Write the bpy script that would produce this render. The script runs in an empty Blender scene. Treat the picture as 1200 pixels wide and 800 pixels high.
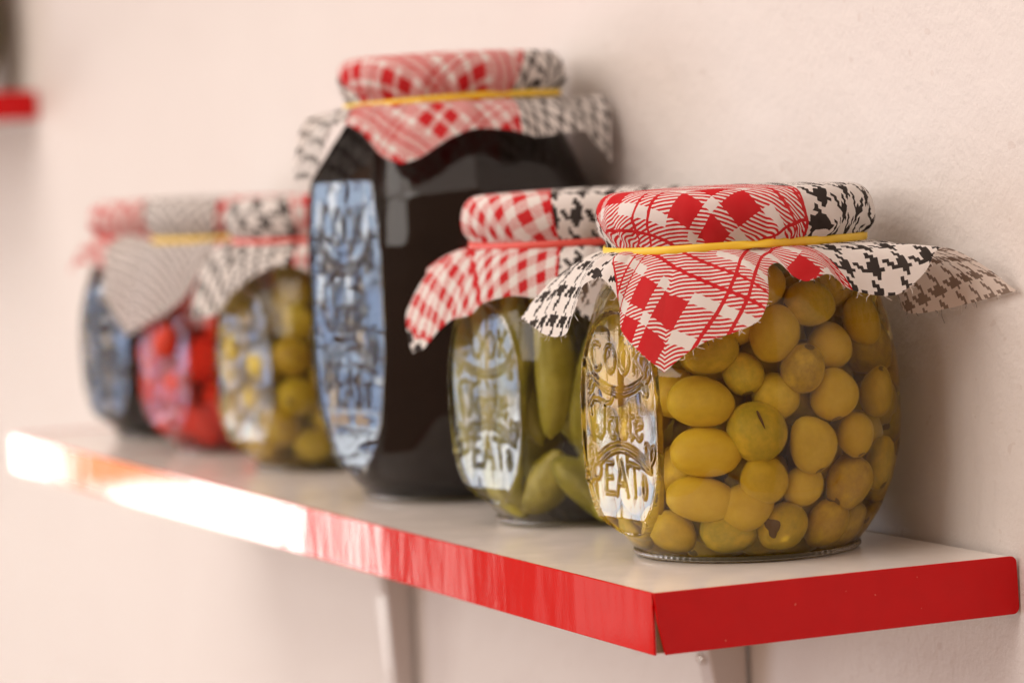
import bpy, math, random
import numpy as np
from math import sin, cos, pi, radians, degrees, atan2, sqrt
from mathutils import Vector, Matrix, Euler

random.seed(7)
rng = np.random.default_rng(7)
scene = bpy.context.scene
COL = scene.collection

# ------------------------------------------------------------------ camera
cam_data = bpy.data.cameras.new('camera')
cam = bpy.data.objects.new('camera', cam_data)
COL.objects.link(cam)
scene.camera = cam
cF = Vector((-0.92059472, 0.38645963, -0.05616321))
cR = Vector((0.38902373, 0.92011014, -0.04536365))
cU = Vector((-0.03414512, 0.06361036, 0.99739051))
M = Matrix((cR, cU, -cF)).transposed().to_4x4()
M.translation = Vector((0.86071355, -0.40269113, 0.13027055))
cam.matrix_world = M
cam_data.sensor_width = 36
cam_data.lens = 36 * 3776.25 / 1200
cam_data.clip_start = 0.02
cam_data.clip_end = 60
cam_data.dof.use_dof = True
cam_data.dof.focus_distance = 1.01
cam_data.dof.aperture_fstop = 8.6
cam_data.dof.aperture_blades = 0

# ------------------------------------------------------------------ light
world = bpy.data.worlds.new('World')
scene.world = world
world.use_nodes = True
bg = world.node_tree.nodes['Background']
bg.inputs[0].default_value = (1.0, 0.58, 0.40, 1)
bg.inputs[1].default_value = 0.42


def area_light(name, loc, target, sx, sy, power, color):
    d = bpy.data.lights.new(name, 'AREA')
    d.shape = 'RECTANGLE'
    d.size = sx
    d.size_y = sy
    d.energy = power
    d.color = color
    o = bpy.data.objects.new(name, d)
    COL.objects.link(o)
    o.location = loc
    dirv = Vector(target) - Vector(loc)
    o.rotation_euler = dirv.to_track_quat('-Z', 'Y').to_euler()
    return o


def pane(name, y0, y1, z0, z1, radiance, color, x=-5.0):
    a = (y1 - y0) * (z1 - z0)
    # an area lamp of power P gives radiance P / (pi * area)
    return area_light(name, (x, (y0 + y1) / 2, (z0 + z1) / 2), (0, (y0 + y1) / 2, (z0 + z1) / 2),
                      y1 - y0, z1 - z0, radiance * pi * a, color)


# the glazed door and the windows at the far end of the room
pane('door_glare_light', -1.60, -1.19, -1.0, -0.455, 13.0, (1.0, 0.95, 0.88))      # sunlit floor seen through the far door
pane('door_glare_light', -1.50, -1.14, -0.448, -0.08, 2.8, (1.0, 0.70, 0.30))
pane('door_glare_light', -1.12, -0.86, -1.0, 0.0, 13.0, (1.0, 0.95, 0.88))
pane('door_glare_light', -1.74, -1.68, -0.9, -0.42, 9.0, (1.0, 0.95, 0.88))
pane('door_glare_light', -1.93, -1.86, -0.8, -0.4, 2.2, (1.0, 0.90, 0.82))  # added strip, only there to mirror as a pale patch on the red edging
pane('door_glare_light', -2.34, -2.14, -0.85, -0.42, 0.7, (1.0, 0.85, 0.78))  # added likewise, for a fainter patch of reflection
PANE_TINTS = [(0.52, 0.70, 1.0, 7.0), (0.85, 0.92, 1.0, 9.0), (0.60, 0.76, 1.0, 7.5), (1.0, 0.70, 0.48, 5.0), (0.92, 0.95, 1.0, 11.0), (0.48, 0.66, 1.0, 6.5),
        (1.0, 0.80, 0.62, 6.0)]
for k in range(9):                      # panes of a far glazed front, tints invented to break up its reflections
    ya = -8.0 + k * .50
    for q, (za, zb_) in enumerate(((-1.35, -.85), (-.81, -.48), (-.44, -.16), (-.12, .18), (.22, .62), (.66, 1.3))):
        cr_, cg_, cb_, L_ = PANE_TINTS[(k * 3 + q * 5 + (k * q) % 4) % 7]
        pane('window_light', ya, ya + (.46 if (k + q) % 3 else .38), za, zb_, L_ * (1.0 if q < 4 else .7), (cr_, cg_, cb_))
# the broad shop window in front of the wall: the key light
kc, kt = Vector((-0.45, -2.4, 1.35)), Vector((-0.25, 0.05, 0.05))
kq = (kt - kc).to_track_quat('-Z', 'Y')
for ka in (-1, 0, 1):
    for kb in (-1, 1):
        off = kq @ Vector((ka * 1.0, kb * .54, 0))
        area_light('shop_window_light', kc + off, kt + off, .90, .96, 11.2, (1.0, 0.93, 0.87))
# added fill lamp standing in for bounce off the unseen ceiling
area_light('ceiling_fill', (-0.3, -1.2, 2.6), (-0.3, -1.2, 0.0), 4.5, 2.6, 52.0, (1.0, 0.88, 0.80))

scene.view_settings.view_transform = 'Standard'
scene.view_settings.look = 'None'
scene.view_settings.exposure = 0.06
scene.view_settings.gamma = 1.0
scene.view_settings.use_curve_mapping = False
scene.render.engine = 'CYCLES'
cy = scene.cycles
cy.max_bounces = 16
cy.transmission_bounces = 14
cy.glossy_bounces = 6
cy.diffuse_bounces = 5
cy.transparent_max_bounces = 12
cy.caustics_refractive = True
cy.caustics_reflective = True
cy.blur_glossy = 0.3
cy.sample_clamp_indirect = 12
cy.use_denoising = True


# ------------------------------------------------------------------ node helper
class NT:
    """small expression builder on a material's node tree"""
    def __init__(self, name):
        self.mat = bpy.data.materials.new(name)
        self.mat.use_nodes = True
        self.t = self.mat.node_tree
        self.t.nodes.clear()
        self.out = self.t.nodes.new('ShaderNodeOutputMaterial')

    def _in(self, node, i, v):
        if v is None:
            return
        if isinstance(v, bpy.types.NodeSocket):
            self.t.links.new(v, node.inputs[i])
        else:
            s = node.inputs[i]
            if s.type == 'RGBA' and len(v) == 3:
                v = (*v, 1)
            s.default_value = v

    def m(self, op, a, b=None, c=None):
        n = self.t.nodes.new('ShaderNodeMath')
        n.operation = op
        self._in(n, 0, a)
        self._in(n, 1, b)
        self._in(n, 2, c)
        return n.outputs[0]

    def add(self, a, b): return self.m('ADD', a, b)
    def sub(self, a, b): return self.m('SUBTRACT', a, b)
    def mul(self, a, b): return self.m('MULTIPLY', a, b)
    def mod(self, a, b): return self.m('FLOORED_MODULO', a, b)
    def lt(self, a, b): return self.m('LESS_THAN', a, b)
    def gt(self, a, b): return self.m('GREATER_THAN', a, b)
    def mx(self, a, b): return self.m('MAXIMUM', a, b)
    def mn(self, a, b): return self.m('MINIMUM', a, b)
    def inv(self, a): return self.m('SUBTRACT', 1.0, a)

    def mix(self, f, a, b, blend='MIX'):
        n = self.t.nodes.new('ShaderNodeMix')
        n.data_type = 'RGBA'
        n.blend_type = blend
        self._in(n, 0, f)
        self._in(n, 6, a)
        self._in(n, 7, b)
        return n.outputs[2]

    def node(self, kind, **kw):
        n = self.t.nodes.new(kind)
        for k, v in kw.items():
            setattr(n, k, v)
        return n

    def coord(self, which):
        return self.t.nodes.new('ShaderNodeTexCoord').outputs[which]

    def noise(self, vec, scale, detail=2, rough=.5, out=0):
        n = self.t.nodes.new('ShaderNodeTexNoise')
        n.inputs['Scale'].default_value = scale
        n.inputs['Detail'].default_value = detail
        n.inputs['Roughness'].default_value = rough
        if vec is not None:
            self.t.links.new(vec, n.inputs['Vector'])
        return n.outputs[out]

    def ramp(self, f, stops):
        n = self.t.nodes.new('ShaderNodeValToRGB')
        cr = n.color_ramp
        while len(cr.elements) < len(stops):
            cr.elements.new(.5)
        for e, (p, c) in zip(cr.elements, stops):
            e.position = p
            e.color = (*c, 1) if len(c) == 3 else c
        self._in(n, 0, f)
        return n.outputs[0]

    def bump(self, h, dist, strength=1.0, normal=None):
        n = self.t.nodes.new('ShaderNodeBump')
        n.inputs['Strength'].default_value = strength
        n.inputs['Distance'].default_value = dist
        self.t.links.new(h, n.inputs['Height'])
        if normal is not None:
            self.t.links.new(normal, n.inputs['Normal'])
        return n.outputs[0]

    def principled(self, color=(.8, .8, .8), rough=.5, normal=None, **kw):
        n = self.t.nodes.new('ShaderNodeBsdfPrincipled')
        self._in(n, 'Base Color', color)
        self._in(n, 'Roughness', rough)
        self._in(n, 'Normal', normal)
        for k, v in kw.items():
            self._in(n, k, v)
        return n.outputs[0]

    def finish(self, shader):
        self.t.links.new(shader, self.out.inputs[0])
        return self.mat


def simple_mat(name, color, rough, **kw):
    n = NT(name)
    return n.finish(n.principled(color, rough, **kw))


# ------------------------------------------------------------------ materials
def wall_mat():
    n = NT('painted_plaster')
    c = n.coord('Object')
    big = n.noise(c, 9, 3)
    fine = n.noise(c, 420, 3, .6)
    mid = n.noise(c, 110, 2, .5)
    h = n.add(n.mul(fine, .6), n.mul(mid, 1.0))
    col = n.mix(big, (.675, .645, .615), (.64, .60, .57))
    sp = n.lt(n.noise(c, 160, 1, .5), .265)
    col = n.mix(n.mul(sp, .22), col, (.45, .36, .31))
    nb = n.bump(h, .0007, .8)
    nb = n.bump(big, .01, .35, nb)
    return n.finish(n.principled(col, .55, nb))


def melamine_mat():
    n = NT('white_melamine')
    c = n.coord('Object')
    f = n.noise(c, 30, 3)
    col = n.mix(f, (.88, .83, .78), (.84, .785, .73))
    r = n.ramp(n.noise(c, 55, 4), [(0.3, (.07,) * 3), (.75, (.20,) * 3)])
    nb = n.bump(n.noise(c, 14, 2), .003, .12)
    return n.finish(n.principled(col, r, nb))


def red_mat():
    n = NT('red_edge_laminate')
    c = n.coord('Object')
    mp = n.node('ShaderNodeMapping')
    mp.inputs['Scale'].default_value = (1, 1, .35)
    n.t.links.new(c, mp.inputs[0])
    f = n.noise(c, 120, 4)
    col = n.mix(n.mul(f, .7), (.60, .002, .004), (.46, .0015, .003))
    sp = n.lt(n.noise(c, 500, 1), .205)
    col = n.mix(n.mul(sp, .35), col, (.75, .35, .25))
    rip = n.noise(mp.outputs[0], 42, 2, .5)
    fine = n.noise(c, 900, 2, .6)
    nb = n.bump(rip, .0006, .28)
    nb = n.bump(fine, .00002, .4, nb)
    r = n.ramp(n.noise(mp.outputs[0], 60, 3), [(.3, (.012,) * 3), (.7, (.05,) * 3)])
    return n.finish(n.principled(col, r, nb, **{'IOR': 1.31}))


def glass_mat(name, tint=(1, 1, 1), ior=1.4, waves=True, ripple=0):
    n = NT(name)
    c = n.coord('Object')
    nb = None
    if waves:
        mp = n.node('ShaderNodeMapping')
        mp.inputs['Scale'].default_value = (1, 1, .25)
        n.t.links.new(c, mp.inputs[0])
        w = n.noise(mp.outputs[0], 55, 2, .5)
        nb = n.bump(w, .0012, .5)
        if ripple:
            nb = n.bump(n.noise(c, 70, 1, .5), .0010, ripple, nb)
    return n.finish(n.principled(tint, 0.0, nb, **{'Transmission Weight': 1.0, 'IOR': ior}))


def olive_mat(name, c1, c2, c3):
    n = NT(name)
    oi = n.node('ShaderNodeObjectInfo')
    c = n.coord('Object')
    f = n.noise(n.coord('Generated'), 2.6, 4, .6)
    base = n.mix(oi.outputs['Random'], c1, c2)
    odd = n.gt(n.m('FRACT', n.mul(oi.outputs['Random'], 7.31)), .74)
    base = n.mix(n.mul(odd, .55), base, (.40, .21, .018))
    col = n.mix(n.ramp(f, [(.38, (0, 0, 0)), (.68, (1, 1, 1))]), base, c3)
    # brown stem scar and freckles
    sx = n.node('ShaderNodeSeparateXYZ')
    n.t.links.new(n.coord('Generated'), sx.inputs[0])
    scar = n.gt(sx.outputs[2], .992)
    col = n.mix(n.mul(scar, .75), col, (.09, .045, .010))
    fr = n.lt(n.noise(c, 330, 1), .27)
    col = n.mix(n.mul(fr, .5), col, (.16, .09, .015))
    pale = n.gt(n.noise(c, 420, 1), .70)
    col = n.mix(n.mul(pale, .35), col, (.55, .50, .22))
    nb = n.bump(n.noise(c, 260, 3), .0004, .35)
    return n.finish(n.principled(col, .30, nb, **{'Subsurface Weight': .12, 'Subsurface Scale': .004,
                                                  'Subsurface Radius': (1, .8, .3), 'IOR': 1.45}))


def cloth_mat(name, hp, gp, rot, lines, houndrot=0.0, shift=(0, 0), style='tartan', red=(.68, .004, .014), blk=(.018, .016, .016),
              white=(.93, .90, .865), red2=None):
    """printed patchwork cotton: woven houndstooth and red check fields. UV is in millimetres of flat cloth.
    lines: half planes (a, b, c) with a*u + b*v > c that bound the red field."""
    n = NT(name)
    uv = n.node('ShaderNodeSeparateXYZ')
    n.t.links.new(n.coord('UV'), uv.inputs[0])
    u, v = uv.outputs[0], uv.outputs[1]
    wob = n.mul(n.sub(n.noise(n.coord('UV'), .35, 2), .5), .9)
    u = n.add(u, wob)

    def rotuv(a):
        ca, sa = cos(a), sin(a)
        return (n.add(n.mul(u, ca), n.mul(v, sa)), n.add(n.mul(u, -sa), n.mul(v, ca)))
    # houndstooth: four dark and four light threads in a 2/2 twill
    hu, hv = rotuv(houndrot)
    k = 8.0 / hp
    i = n.m('FLOOR', n.mul(hu, k))
    j = n.m('FLOOR', n.mul(hv, k))
    wi = n.lt(n.mod(i, 8.0), 3.0)
    wj = n.lt(n.mod(j, 8.0), 3.0)
    top = n.lt(n.mod(n.add(i, j), 4.0), 2.0)
    hound = n.add(n.mul(top, wi), n.mul(n.inv(top), wj))
    # red check
    gu, gv = rotuv(rot)
    gu, gv = n.add(gu, shift[0]), n.add(gv, shift[1])
    hatch = n.lt(n.mod(n.add(n.mul(gu, .86), n.mul(gv, .50)), gp * .102), gp * (.053 if style == 'tartan' else .042))

    def band(t, a, b, per):
        q = n.mod(t, per)
        return n.mul(n.gt(q, a), n.lt(q, b))
    if style == 'tartan':
        per = gp * 3.5
        def strong(t):
            return n.mx(band(t, 0, gp * .72, per), band(t, gp * 1.02, gp * 1.74, per))
        def thin(t):
            return n.mx(band(t, gp * 2.3, gp * 2.39, per), band(t, gp * 2.78, gp * 2.87, per))
        def faint(t):
            return band(t, gp * 2.0, gp * 3.2, per)
        su, sv = strong(gu), strong(gv)
        both = n.mul(su, sv)
        one = n.mx(n.mx(su, sv), n.mul(faint(gu), n.gt(gv, -1e6)))
        red_f = n.mx(n.mx(both, n.mul(one, hatch)), n.mx(thin(gu), thin(gv)))
    else:
        su, sv = band(gu, 0, gp * .5, gp), band(gv, 0, gp * .5, gp)
        both = n.mul(su, sv)
        one = n.mx(su, sv)
        tu = band(gu, gp * 5.18, gp * 5.42, gp * 6)
        red_f = n.mx(n.mx(both, n.mul(one, hatch)), tu)
    inside = None
    edge = None
    for (a, b, c) in lines:
        L = sqrt(a * a + b * b)
        dd = n.add(n.mul(u, a / L), n.add(n.mul(v, b / L), -c / L))
        inside = dd if inside is None else n.mn(inside, dd)
    if inside is None:
        inn = 1.0
        red_mask = red_f
        col = n.mix(red_mask, white, red)
    else:
        inn = n.gt(inside, 0.0)
        edge = n.mul(n.gt(inside, -.1), n.lt(inside, .8))
        c_red = n.mix(red_f, white, red)
        c_blk = n.mix(hound, white, blk)
        col = n.mix(inn, c_blk, c_red)
        col = n.mix(edge, col, red)
    # slight dye unevenness
    un = n.noise(n.coord('UV'), .06, 3)
    col = n.mix(n.mul(un, .12), col, (.66, .56, .50))
    geo = n.node('ShaderNodeNewGeometry')
    back = geo.outputs['Backfacing']
    under = n.mix(.50, col, (.78, .60, .48))
    col2 = n.mix(back, col, under)
    weave = n.mul(n.m('SINE', n.mul(u, 14.0)), n.m('SINE', n.mul(v, 14.0)))
    nb = n.bump(n.add(weave, n.mul(n.noise(n.coord('UV'), 1.2, 3), 2.0)), .00012, .5)
    p = n.principled(col2, .85, nb, **{'Specular IOR Level': .05})
    tr = n.node('ShaderNodeBsdfTranslucent')
    n.t.links.new(col, tr.inputs[0])
    mixs = n.node('ShaderNodeMixShader')
    mixs.inputs[0].default_value = .34
    n.t.links.new(p, mixs.inputs[1])
    n.t.links.new(tr.outputs[0], mixs.inputs[2])
    return n.finish(mixs.outputs[0])


M_WALL = wall_mat()
M_MEL = melamine_mat()
M_RED = red_mat()
M_GLASS = glass_mat('jar_glass', (.985, .955, .78))
M_PANEL = glass_mat('pressed_panel_glass', (.99, .97, .86), ripple=.16)
M_PANEL2 = glass_mat('tall_panel_glass', (.99, .97, .86), ripple=.42)
M_FOOT = simple_mat('jar_foot_glass', (.10, .085, .045), .35, **{'Transmission Weight': .5, 'IOR': 1.3})
M_CHIP = simple_mat('raw_chipboard', (.20, .12, .06), .9)
M_METAL = simple_mat('painted_bracket', (.58, .55, .54), .3)
M_SCREW = simple_mat('screw_metal', (.75, .72, .70), .3, Metallic=.8)
M_LID = simple_mat('tin_lid', (.55, .53, .5), .35, Metallic=.9)
M_OLIVE = olive_mat('olive_skin', (.70, .47, .016), (.46, .37, .018), (.76, .55, .04))
M_OLIVE2 = olive_mat('young_olive_skin', (.56, .40, .015), (.46, .36, .015), (.62, .46, .04))
M_SLIT = simple_mat('olive_slit', (.13, .068, .018), .7)
M_YBAND = simple_mat('yellow_rubber', (.80, .54, .03), .45)
M_RBAND = simple_mat('red_rubber', (.62, .07, .05), .45)
M_THREAD = simple_mat('cotton_thread', (.80, .74, .68), .9)
M_BTHREAD = simple_mat('black_thread', (.03, .025, .025), .9)


def dark_mat():
    n = NT('dark_preserve')
    c = n.coord('Object')
    f = n.noise(c, 60, 3)
    col = n.mix(f, (.003, .0015, .001), (.012, .005, .003))
    return n.finish(n.principled(col, .5, n.bump(f, .003, .5), **{'Specular IOR Level': .05}))


def produce_mat(name, a, b, c3, rough=.4):
    n = NT(name)
    oi = n.node('ShaderNodeObjectInfo')
    c = n.coord('Object')
    f = n.noise(c, 120, 3)
    col = n.mix(oi.outputs['Random'], a, b)
    col = n.mix(n.ramp(f, [(.4, (0, 0, 0)), (.7, (1, 1, 1))]), col, c3)
    return n.finish(n.principled(col, rough, n.bump(n.noise(c, 350, 2), .0006, .5)))


M_DARK = dark_mat()
M_GHERKIN = produce_mat('gherkin_skin', (.22, .21, .012), (.31, .27, .018), (.40, .35, .05))
M_PEPPER = produce_mat('pepper_flesh', (.66, .008, .006), (.74, .04, .008), (.80, .08, .02))
M_UPPER = produce_mat('green_preserve', (.14, .11, .012), (.2, .15, .02), (.25, .2, .03))


# ------------------------------------------------------------------ mesh helpers
def link_mesh(name, verts, faces, mat, parent=None, smooth=True, uvs=None):
    me = bpy.data.meshes.new(name)
    me.from_pydata([tuple(v) for v in verts], [], faces)
    me.materials.append(mat)
    if smooth:
        me.polygons.foreach_set('use_smooth', [True] * len(me.polygons))
    if uvs is not None:
        l = me.uv_layers.new(name='UVMap')
        idx = np.zeros(len(me.loops), dtype=np.int32)
        me.loops.foreach_get('vertex_index', idx)
        l.data.foreach_set('uv', np.asarray(uvs, dtype=np.float32)[idx].ravel())
    me.update()
    o = bpy.data.objects.new(name, me)
    COL.objects.link(o)
    if parent is not None:
        o.parent = parent
    return o


def inst(name, mesh, parent=None):
    o = bpy.data.objects.new(name, mesh)
    COL.objects.link(o)
    if parent is not None:
        o.parent = parent
    return o


def tag(o, label, cat, group=None):
    o['label'] = label
    o['category'] = cat
    if group:
        o['group'] = group
    return o


def empty(name, loc):
    o = bpy.data.objects.new(name, None)
    o.empty_display_size = .02
    COL.objects.link(o)
    o.location = loc
    return o


def box(name, a, b, mat, parent=None, bevel=0.0):
    x0, y0, z0 = a
    x1, y1, z1 = b
    v = [(x0, y0, z0), (x1, y0, z0), (x1, y1, z0), (x0, y1, z0), (x0, y0, z1), (x1, y0, z1), (x1, y1, z1), (x0, y1, z1)]
    f = [(0, 3, 2, 1), (4, 5, 6, 7), (0, 1, 5, 4), (1, 2, 6, 5), (2, 3, 7, 6), (3, 0, 4, 7)]
    o = link_mesh(name, v, f, mat, parent, smooth=False)
    if bevel:
        m = o.modifiers.new('Bevel', 'BEVEL')
        m.width = bevel
        m.segments = 3
    return o


def prism(name, poly, axis, a, b, mat, parent=None, bevel=0.0):
    """extrude a 2-D polygon along x or y. poly: (p, q) pairs in the other two axes"""
    n = len(poly)
    if axis == 'x':
        v = [(a, p, q) for p, q in poly] + [(b, p, q) for p, q in poly]
    else:
        v = [(p, a, q) for p, q in poly] + [(p, b, q) for p, q in poly]
    f = [tuple(range(n)), tuple(range(2 * n - 1, n - 1, -1))]
    f += [(i, i + n, (i + 1) % n + n, (i + 1) % n) for i in range(n)]
    o = link_mesh(name, v, f, mat, parent, smooth=False)
    me = o.data
    import bmesh
    bm = bmesh.new()
    bm.from_mesh(me)
    bmesh.ops.recalc_face_normals(bm, faces=bm.faces)
    bm.to_mesh(me)
    bm.free()
    if bevel:
        m = o.modifiers.new('Bevel', 'BEVEL')
        m.width = bevel
        m.segments = 3
    return o


def tube(name, pts, r, mat, parent=None, sides=6, closed=False, flat=None):
    """a swept tube; flat=(half width, half height) gives a ribbon standing upright"""
    pts = [Vector(p) for p in pts]
    n = len(pts)
    verts, faces = [], []
    for i, p in enumerate(pts):
        if closed:
            t = pts[(i + 1) % n] - pts[i - 1]
        else:
            t = pts[min(i + 1, n - 1)] - pts[max(i - 1, 0)]
        t.normalize()
        up = Vector((0, 0, 1)) if abs(t.z) < .95 else Vector((1, 0, 0))
        s = t.cross(up).normalized()
        w = s.cross(t).normalized()
        rr = r[i] if isinstance(r, (list, tuple, np.ndarray)) else r
        for k in range(sides):
            a = 2 * pi * k / sides + (pi / sides)
            if flat:
                tw = flat[2](i) if len(flat) > 2 else 0
                cx, cz = cos(a) * flat[0], sin(a) * flat[1]
                verts.append(p + s * (cx * cos(tw) - cz * sin(tw)) + w * (cx * sin(tw) + cz * cos(tw)))
            else:
                verts.append(p + (s * cos(a) + w * sin(a)) * rr)
    m = n if closed else n - 1
    for i in range(m):
        for k in range(sides):
            a, b = i * sides + k, i * sides + (k + 1) % sides
            c, d = ((i + 1) % n) * sides + (k + 1) % sides, ((i + 1) % n) * sides + k
            faces.append((a, b, c, d))
    if not closed:
        faces.append(tuple(range(sides))[::-1])
        faces.append(tuple((n - 1) * sides + k for k in range(sides)))
    return link_mesh(name, verts, faces, mat, parent)


# ------------------------------------------------------------------ setting: wall
WALL_Y = 0.1262
w = link_mesh('wall', [(-7, WALL_Y, -2), (3, WALL_Y, -2), (3, WALL_Y, 3), (-7, WALL_Y, 3),
                       (-7, WALL_Y + .1, -2), (3, WALL_Y + .1, -2), (3, WALL_Y + .1, 3), (-7, WALL_Y + .1, 3)],
              [(0, 1, 2, 3), (7, 6, 5, 4), (0, 4, 5, 1), (3, 2, 6, 7), (0, 3, 7, 4), (1, 5, 6, 2)], M_WALL, smooth=False)
w['kind'] = 'structure'


# ------------------------------------------------------------------ shelves
def make_shelf(origin, length, label, brackets):
    ox, oy, oz = origin
    root = empty('wall_shelf', origin)
    tag(root, label, 'shelf')
    D, T = .1249, .018
    box('shelf_board', (-length + .001, .001, -T), (-.001, D - .001, 0), M_MEL, root)
    box('raw_edge', (-.0013, .0012, -T + .0004), (-.0004, .012, -.0006), M_CHIP, root)
    # red banding along the front, and across both ends; the right end band has sprung open at its foot
    box('edge_band', (-length, 0.0, -T - .0004), (-.0006, .0009, .0004), M_RED, root, .00025)
    n = 6
    r = .0022
    poly = [(0.0002, .0004)]
    poly += [(D + .0004 - r + r * sin(a), .0004 - r + r * cos(a)) for a in np.linspace(0, pi / 2, n)]
    poly += [(D + .0008 - r + r * cos(a), -T + .0002 + r - r * sin(a)) for a in np.linspace(0, pi / 2, n)]
    poly += [(.0033, -T - .0004), (.0010, -T * .45)]
    prism('edge_band', poly, 'x', -.0003, .0006, M_RED, root, .0002)
    box('edge_band', (-length - .0009, .0002, -T - .0004), (-length, D - .0002, .0004), M_RED, root, .0002)
    for bx in brackets:
        prof = [(.1245, -T - .0005), (.026, -T - .0005), (.026, -T - .006), (.070, -T - .0085), (.098, -T - .016),
                (.108, -T - .030), (.1115, -T - .050), (.1135, -T - .085), (.117, -T - .125), (.121, -T - .15), (.1245, -T - .152)]
        br = prism('bracket', prof, 'x', bx - .0055, bx + .0055, M_METAL, root, .0014)
        vv = []
        ff = []
        for k in range(12):
            a = 2 * pi * k / 12
            vv.append((bx + .0026 * cos(a), .1088, -T - .036 + .0026 * sin(a)))
        for k in range(12):
            a = 2 * pi * k / 12
            vv.append((bx + .0018 * cos(a), .1074, -T - .036 + .0018 * sin(a)))
        ff = [tuple(range(12, 24))[::-1]] + [(k, (k + 1) % 12, 12 + (k + 1) % 12, 12 + k) for k in range(12)]
        link_mesh('screw', vv, ff, M_SCREW, br)
    return root


make_shelf((0, 0, 0), .7743, 'long white shelf with glossy red edging carrying the row of six cloth-topped jars', (-.192, -.535))
make_shelf((-1.165, 0, .188), .6, 'second red-edged shelf higher up the wall, only its blurred end showing', (-.34,))

# ------------------------------------------------------------------ jar glass
SMALL = dict(H=.1176, zb=.0990, prof=([0, 2, 6, 12, 22, 32, 42, 52, 60, 73, 84, 90, 95, 99, 103],
                                      [35.0, 36.6, 40, 44, 48.3, 50.9, 51.7, 51.6, 51.1, 49, 45.5, 42, 40.2, 40, 40]),
             pz=(44, 36.5), w0=26.4, ts=1.0, to=0.0)
TALL = dict(H=.172, zb=.1535, prof=([0, 2, 8, 20, 35, 50, 75, 100, 118, 132, 143, 150, 154, 158],
                                    [40, 42, 47.5, 53.5, 57.5, 58.6, 58.8, 57.6, 53.5, 47, 42.2, 40.4, 40, 40]),
            pz=(80.5, 69.5), w0=27.5, ts=1.6, to=3)


def smooth_profile(spec):
    zs, rs = np.array(spec['prof'][0], float), np.array(spec['prof'][1], float)
    zz = np.arange(0, zs[-1] + .01, .4)
    rr = np.interp(zz, zs, rs)
    k = np.exp(-np.linspace(-2, 2, 13) ** 2)
    k /= k.sum()
    pad = np.concatenate([np.full(6, rr[0]), rr, np.full(6, rr[-1])])
    sm = np.convolve(pad, k, 'valid')
    wgt = np.clip((zz - 1) / 4, 0, 1)
    return zz, sm * wgt + rr * (1 - wgt)


for S in (SMALL, TALL):
    S['zz'], S['rr'] = smooth_profile(S)


def arc(cx, cz, rx, rz, a0, a1, n=18):
    return [(cx + rx * cos(radians(a)), cz + rz * sin(radians(a))) for a in np.linspace(a0, a1, n)]


def para(u0, u1, z0, z1, n=16):
    return [(u, z1 + (z0 - z1) * ((2 * (u - u0) / (u1 - u0) - 1) ** 2)) for u in np.linspace(u0, u1, n)]


def leaf(cx, cz, l, wd, rot):
    return [(cx + l * cos(a) * cos(rot) - wd * sin(a) * sin(rot), cz + l * cos(a) * sin(rot) + wd * sin(a) * cos(rot))
            for a in np.linspace(0, 2 * pi, 14)]


STROKES = [
    # COOK
    arc(-12.3, 65.5, 3.1, 4.3, 50, 310), arc(-4.4, 64.8, 3.1, 4.3, 0, 360), arc(3.9, 64.8, 3.1, 4.3, 0, 360),
    [(9.6, 60.9), (9.6, 69.8)], [(14.0, 69.8), (10.0, 65.0), (14.4, 60.8)],
    # swag and leaves
    para(-16.5, 16.5, 60.2, 55.2), para(-14, 14, 57.2, 53.4), leaf(-18, 61.5, 3.0, 1.5, 1.9), leaf(-16.5, 56.0, 2.6, 1.2, 1.0),
    leaf(17.8, 61.0, 3.0, 1.5, 1.2), leaf(15.6, 56.0, 2.6, 1.2, 2.2),
    # Taste
    [(-17.2, 46.8), (-17.8, 49.0), (-15.8, 51.4), (-12.5, 51.6), (-8.5, 50.3), (-5.0, 51.0), (-3.6, 52.4)],
    [(-9.8, 51.0), (-10.3, 46.5), (-10.9, 41.0), (-12.0, 39.4)], [(-8.9, 51.0), (-9.4, 46.5), (-10.0, 41.0), (-12.0, 39.2), (-14.6, 40.4), (-14.0, 42.2)],
    arc(-4.6, 42.6, 2.5, 3.1, 0, 360), [(-1.9, 45.8), (-2.1, 41.0), (-.6, 39.5), (.4, 40.8)],
    arc(2.2, 44.3, 1.7, 1.6, 20, 250), arc(2.0, 41.2, 1.9, 1.7, 80, -160),
    [(6.4, 50.5), (5.9, 41.5), (6.6, 39.6), (8.0, 40.6)], [(4.4, 46.2), (8.6, 46.9)],
    [(9.4, 42.8), (13.3, 44.0)] + arc(11.4, 43.0, 2.2, 3.3, 20, 320),
    # arch, scrolls and leaves
    para(-16, 17, 31.5, 37.8), para(-13, 14.5, 30.5, 35.6), arc(-17.6, 33.6, 2.2, 2.6, 0, 360), arc(-14.8, 28.4, 2.4, 2.6, 0, 360),
    arc(-18.2, 27.0, 1.8, 2.2, 0, 360), leaf(16.2, 35.5, 3.0, 1.3, 1.9), leaf(18.6, 35.0, 3.0, 1.3, 1.1), [(12.5, 31.2), (17.5, 29.6), (17.2, 33.0)],
    # EAT
    [(-5.2, 31.4), (-9.3, 31.2), (-9.3, 21.6), (-5.0, 21.6)], [(-9.3, 26.6), (-5.8, 26.7)],
    [(-3.2, 21.4), (-.2, 32.2), (2.9, 21.4)], [(-2.2, 25.0), (1.9, 25.0)],
    [(3.9, 31.8), (10.3, 31.0)], [(7.1, 31.4), (7.1, 21.4)],
    leaf(12.6, 24.5, 3.2, 1.1, 1.5),
]


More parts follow.
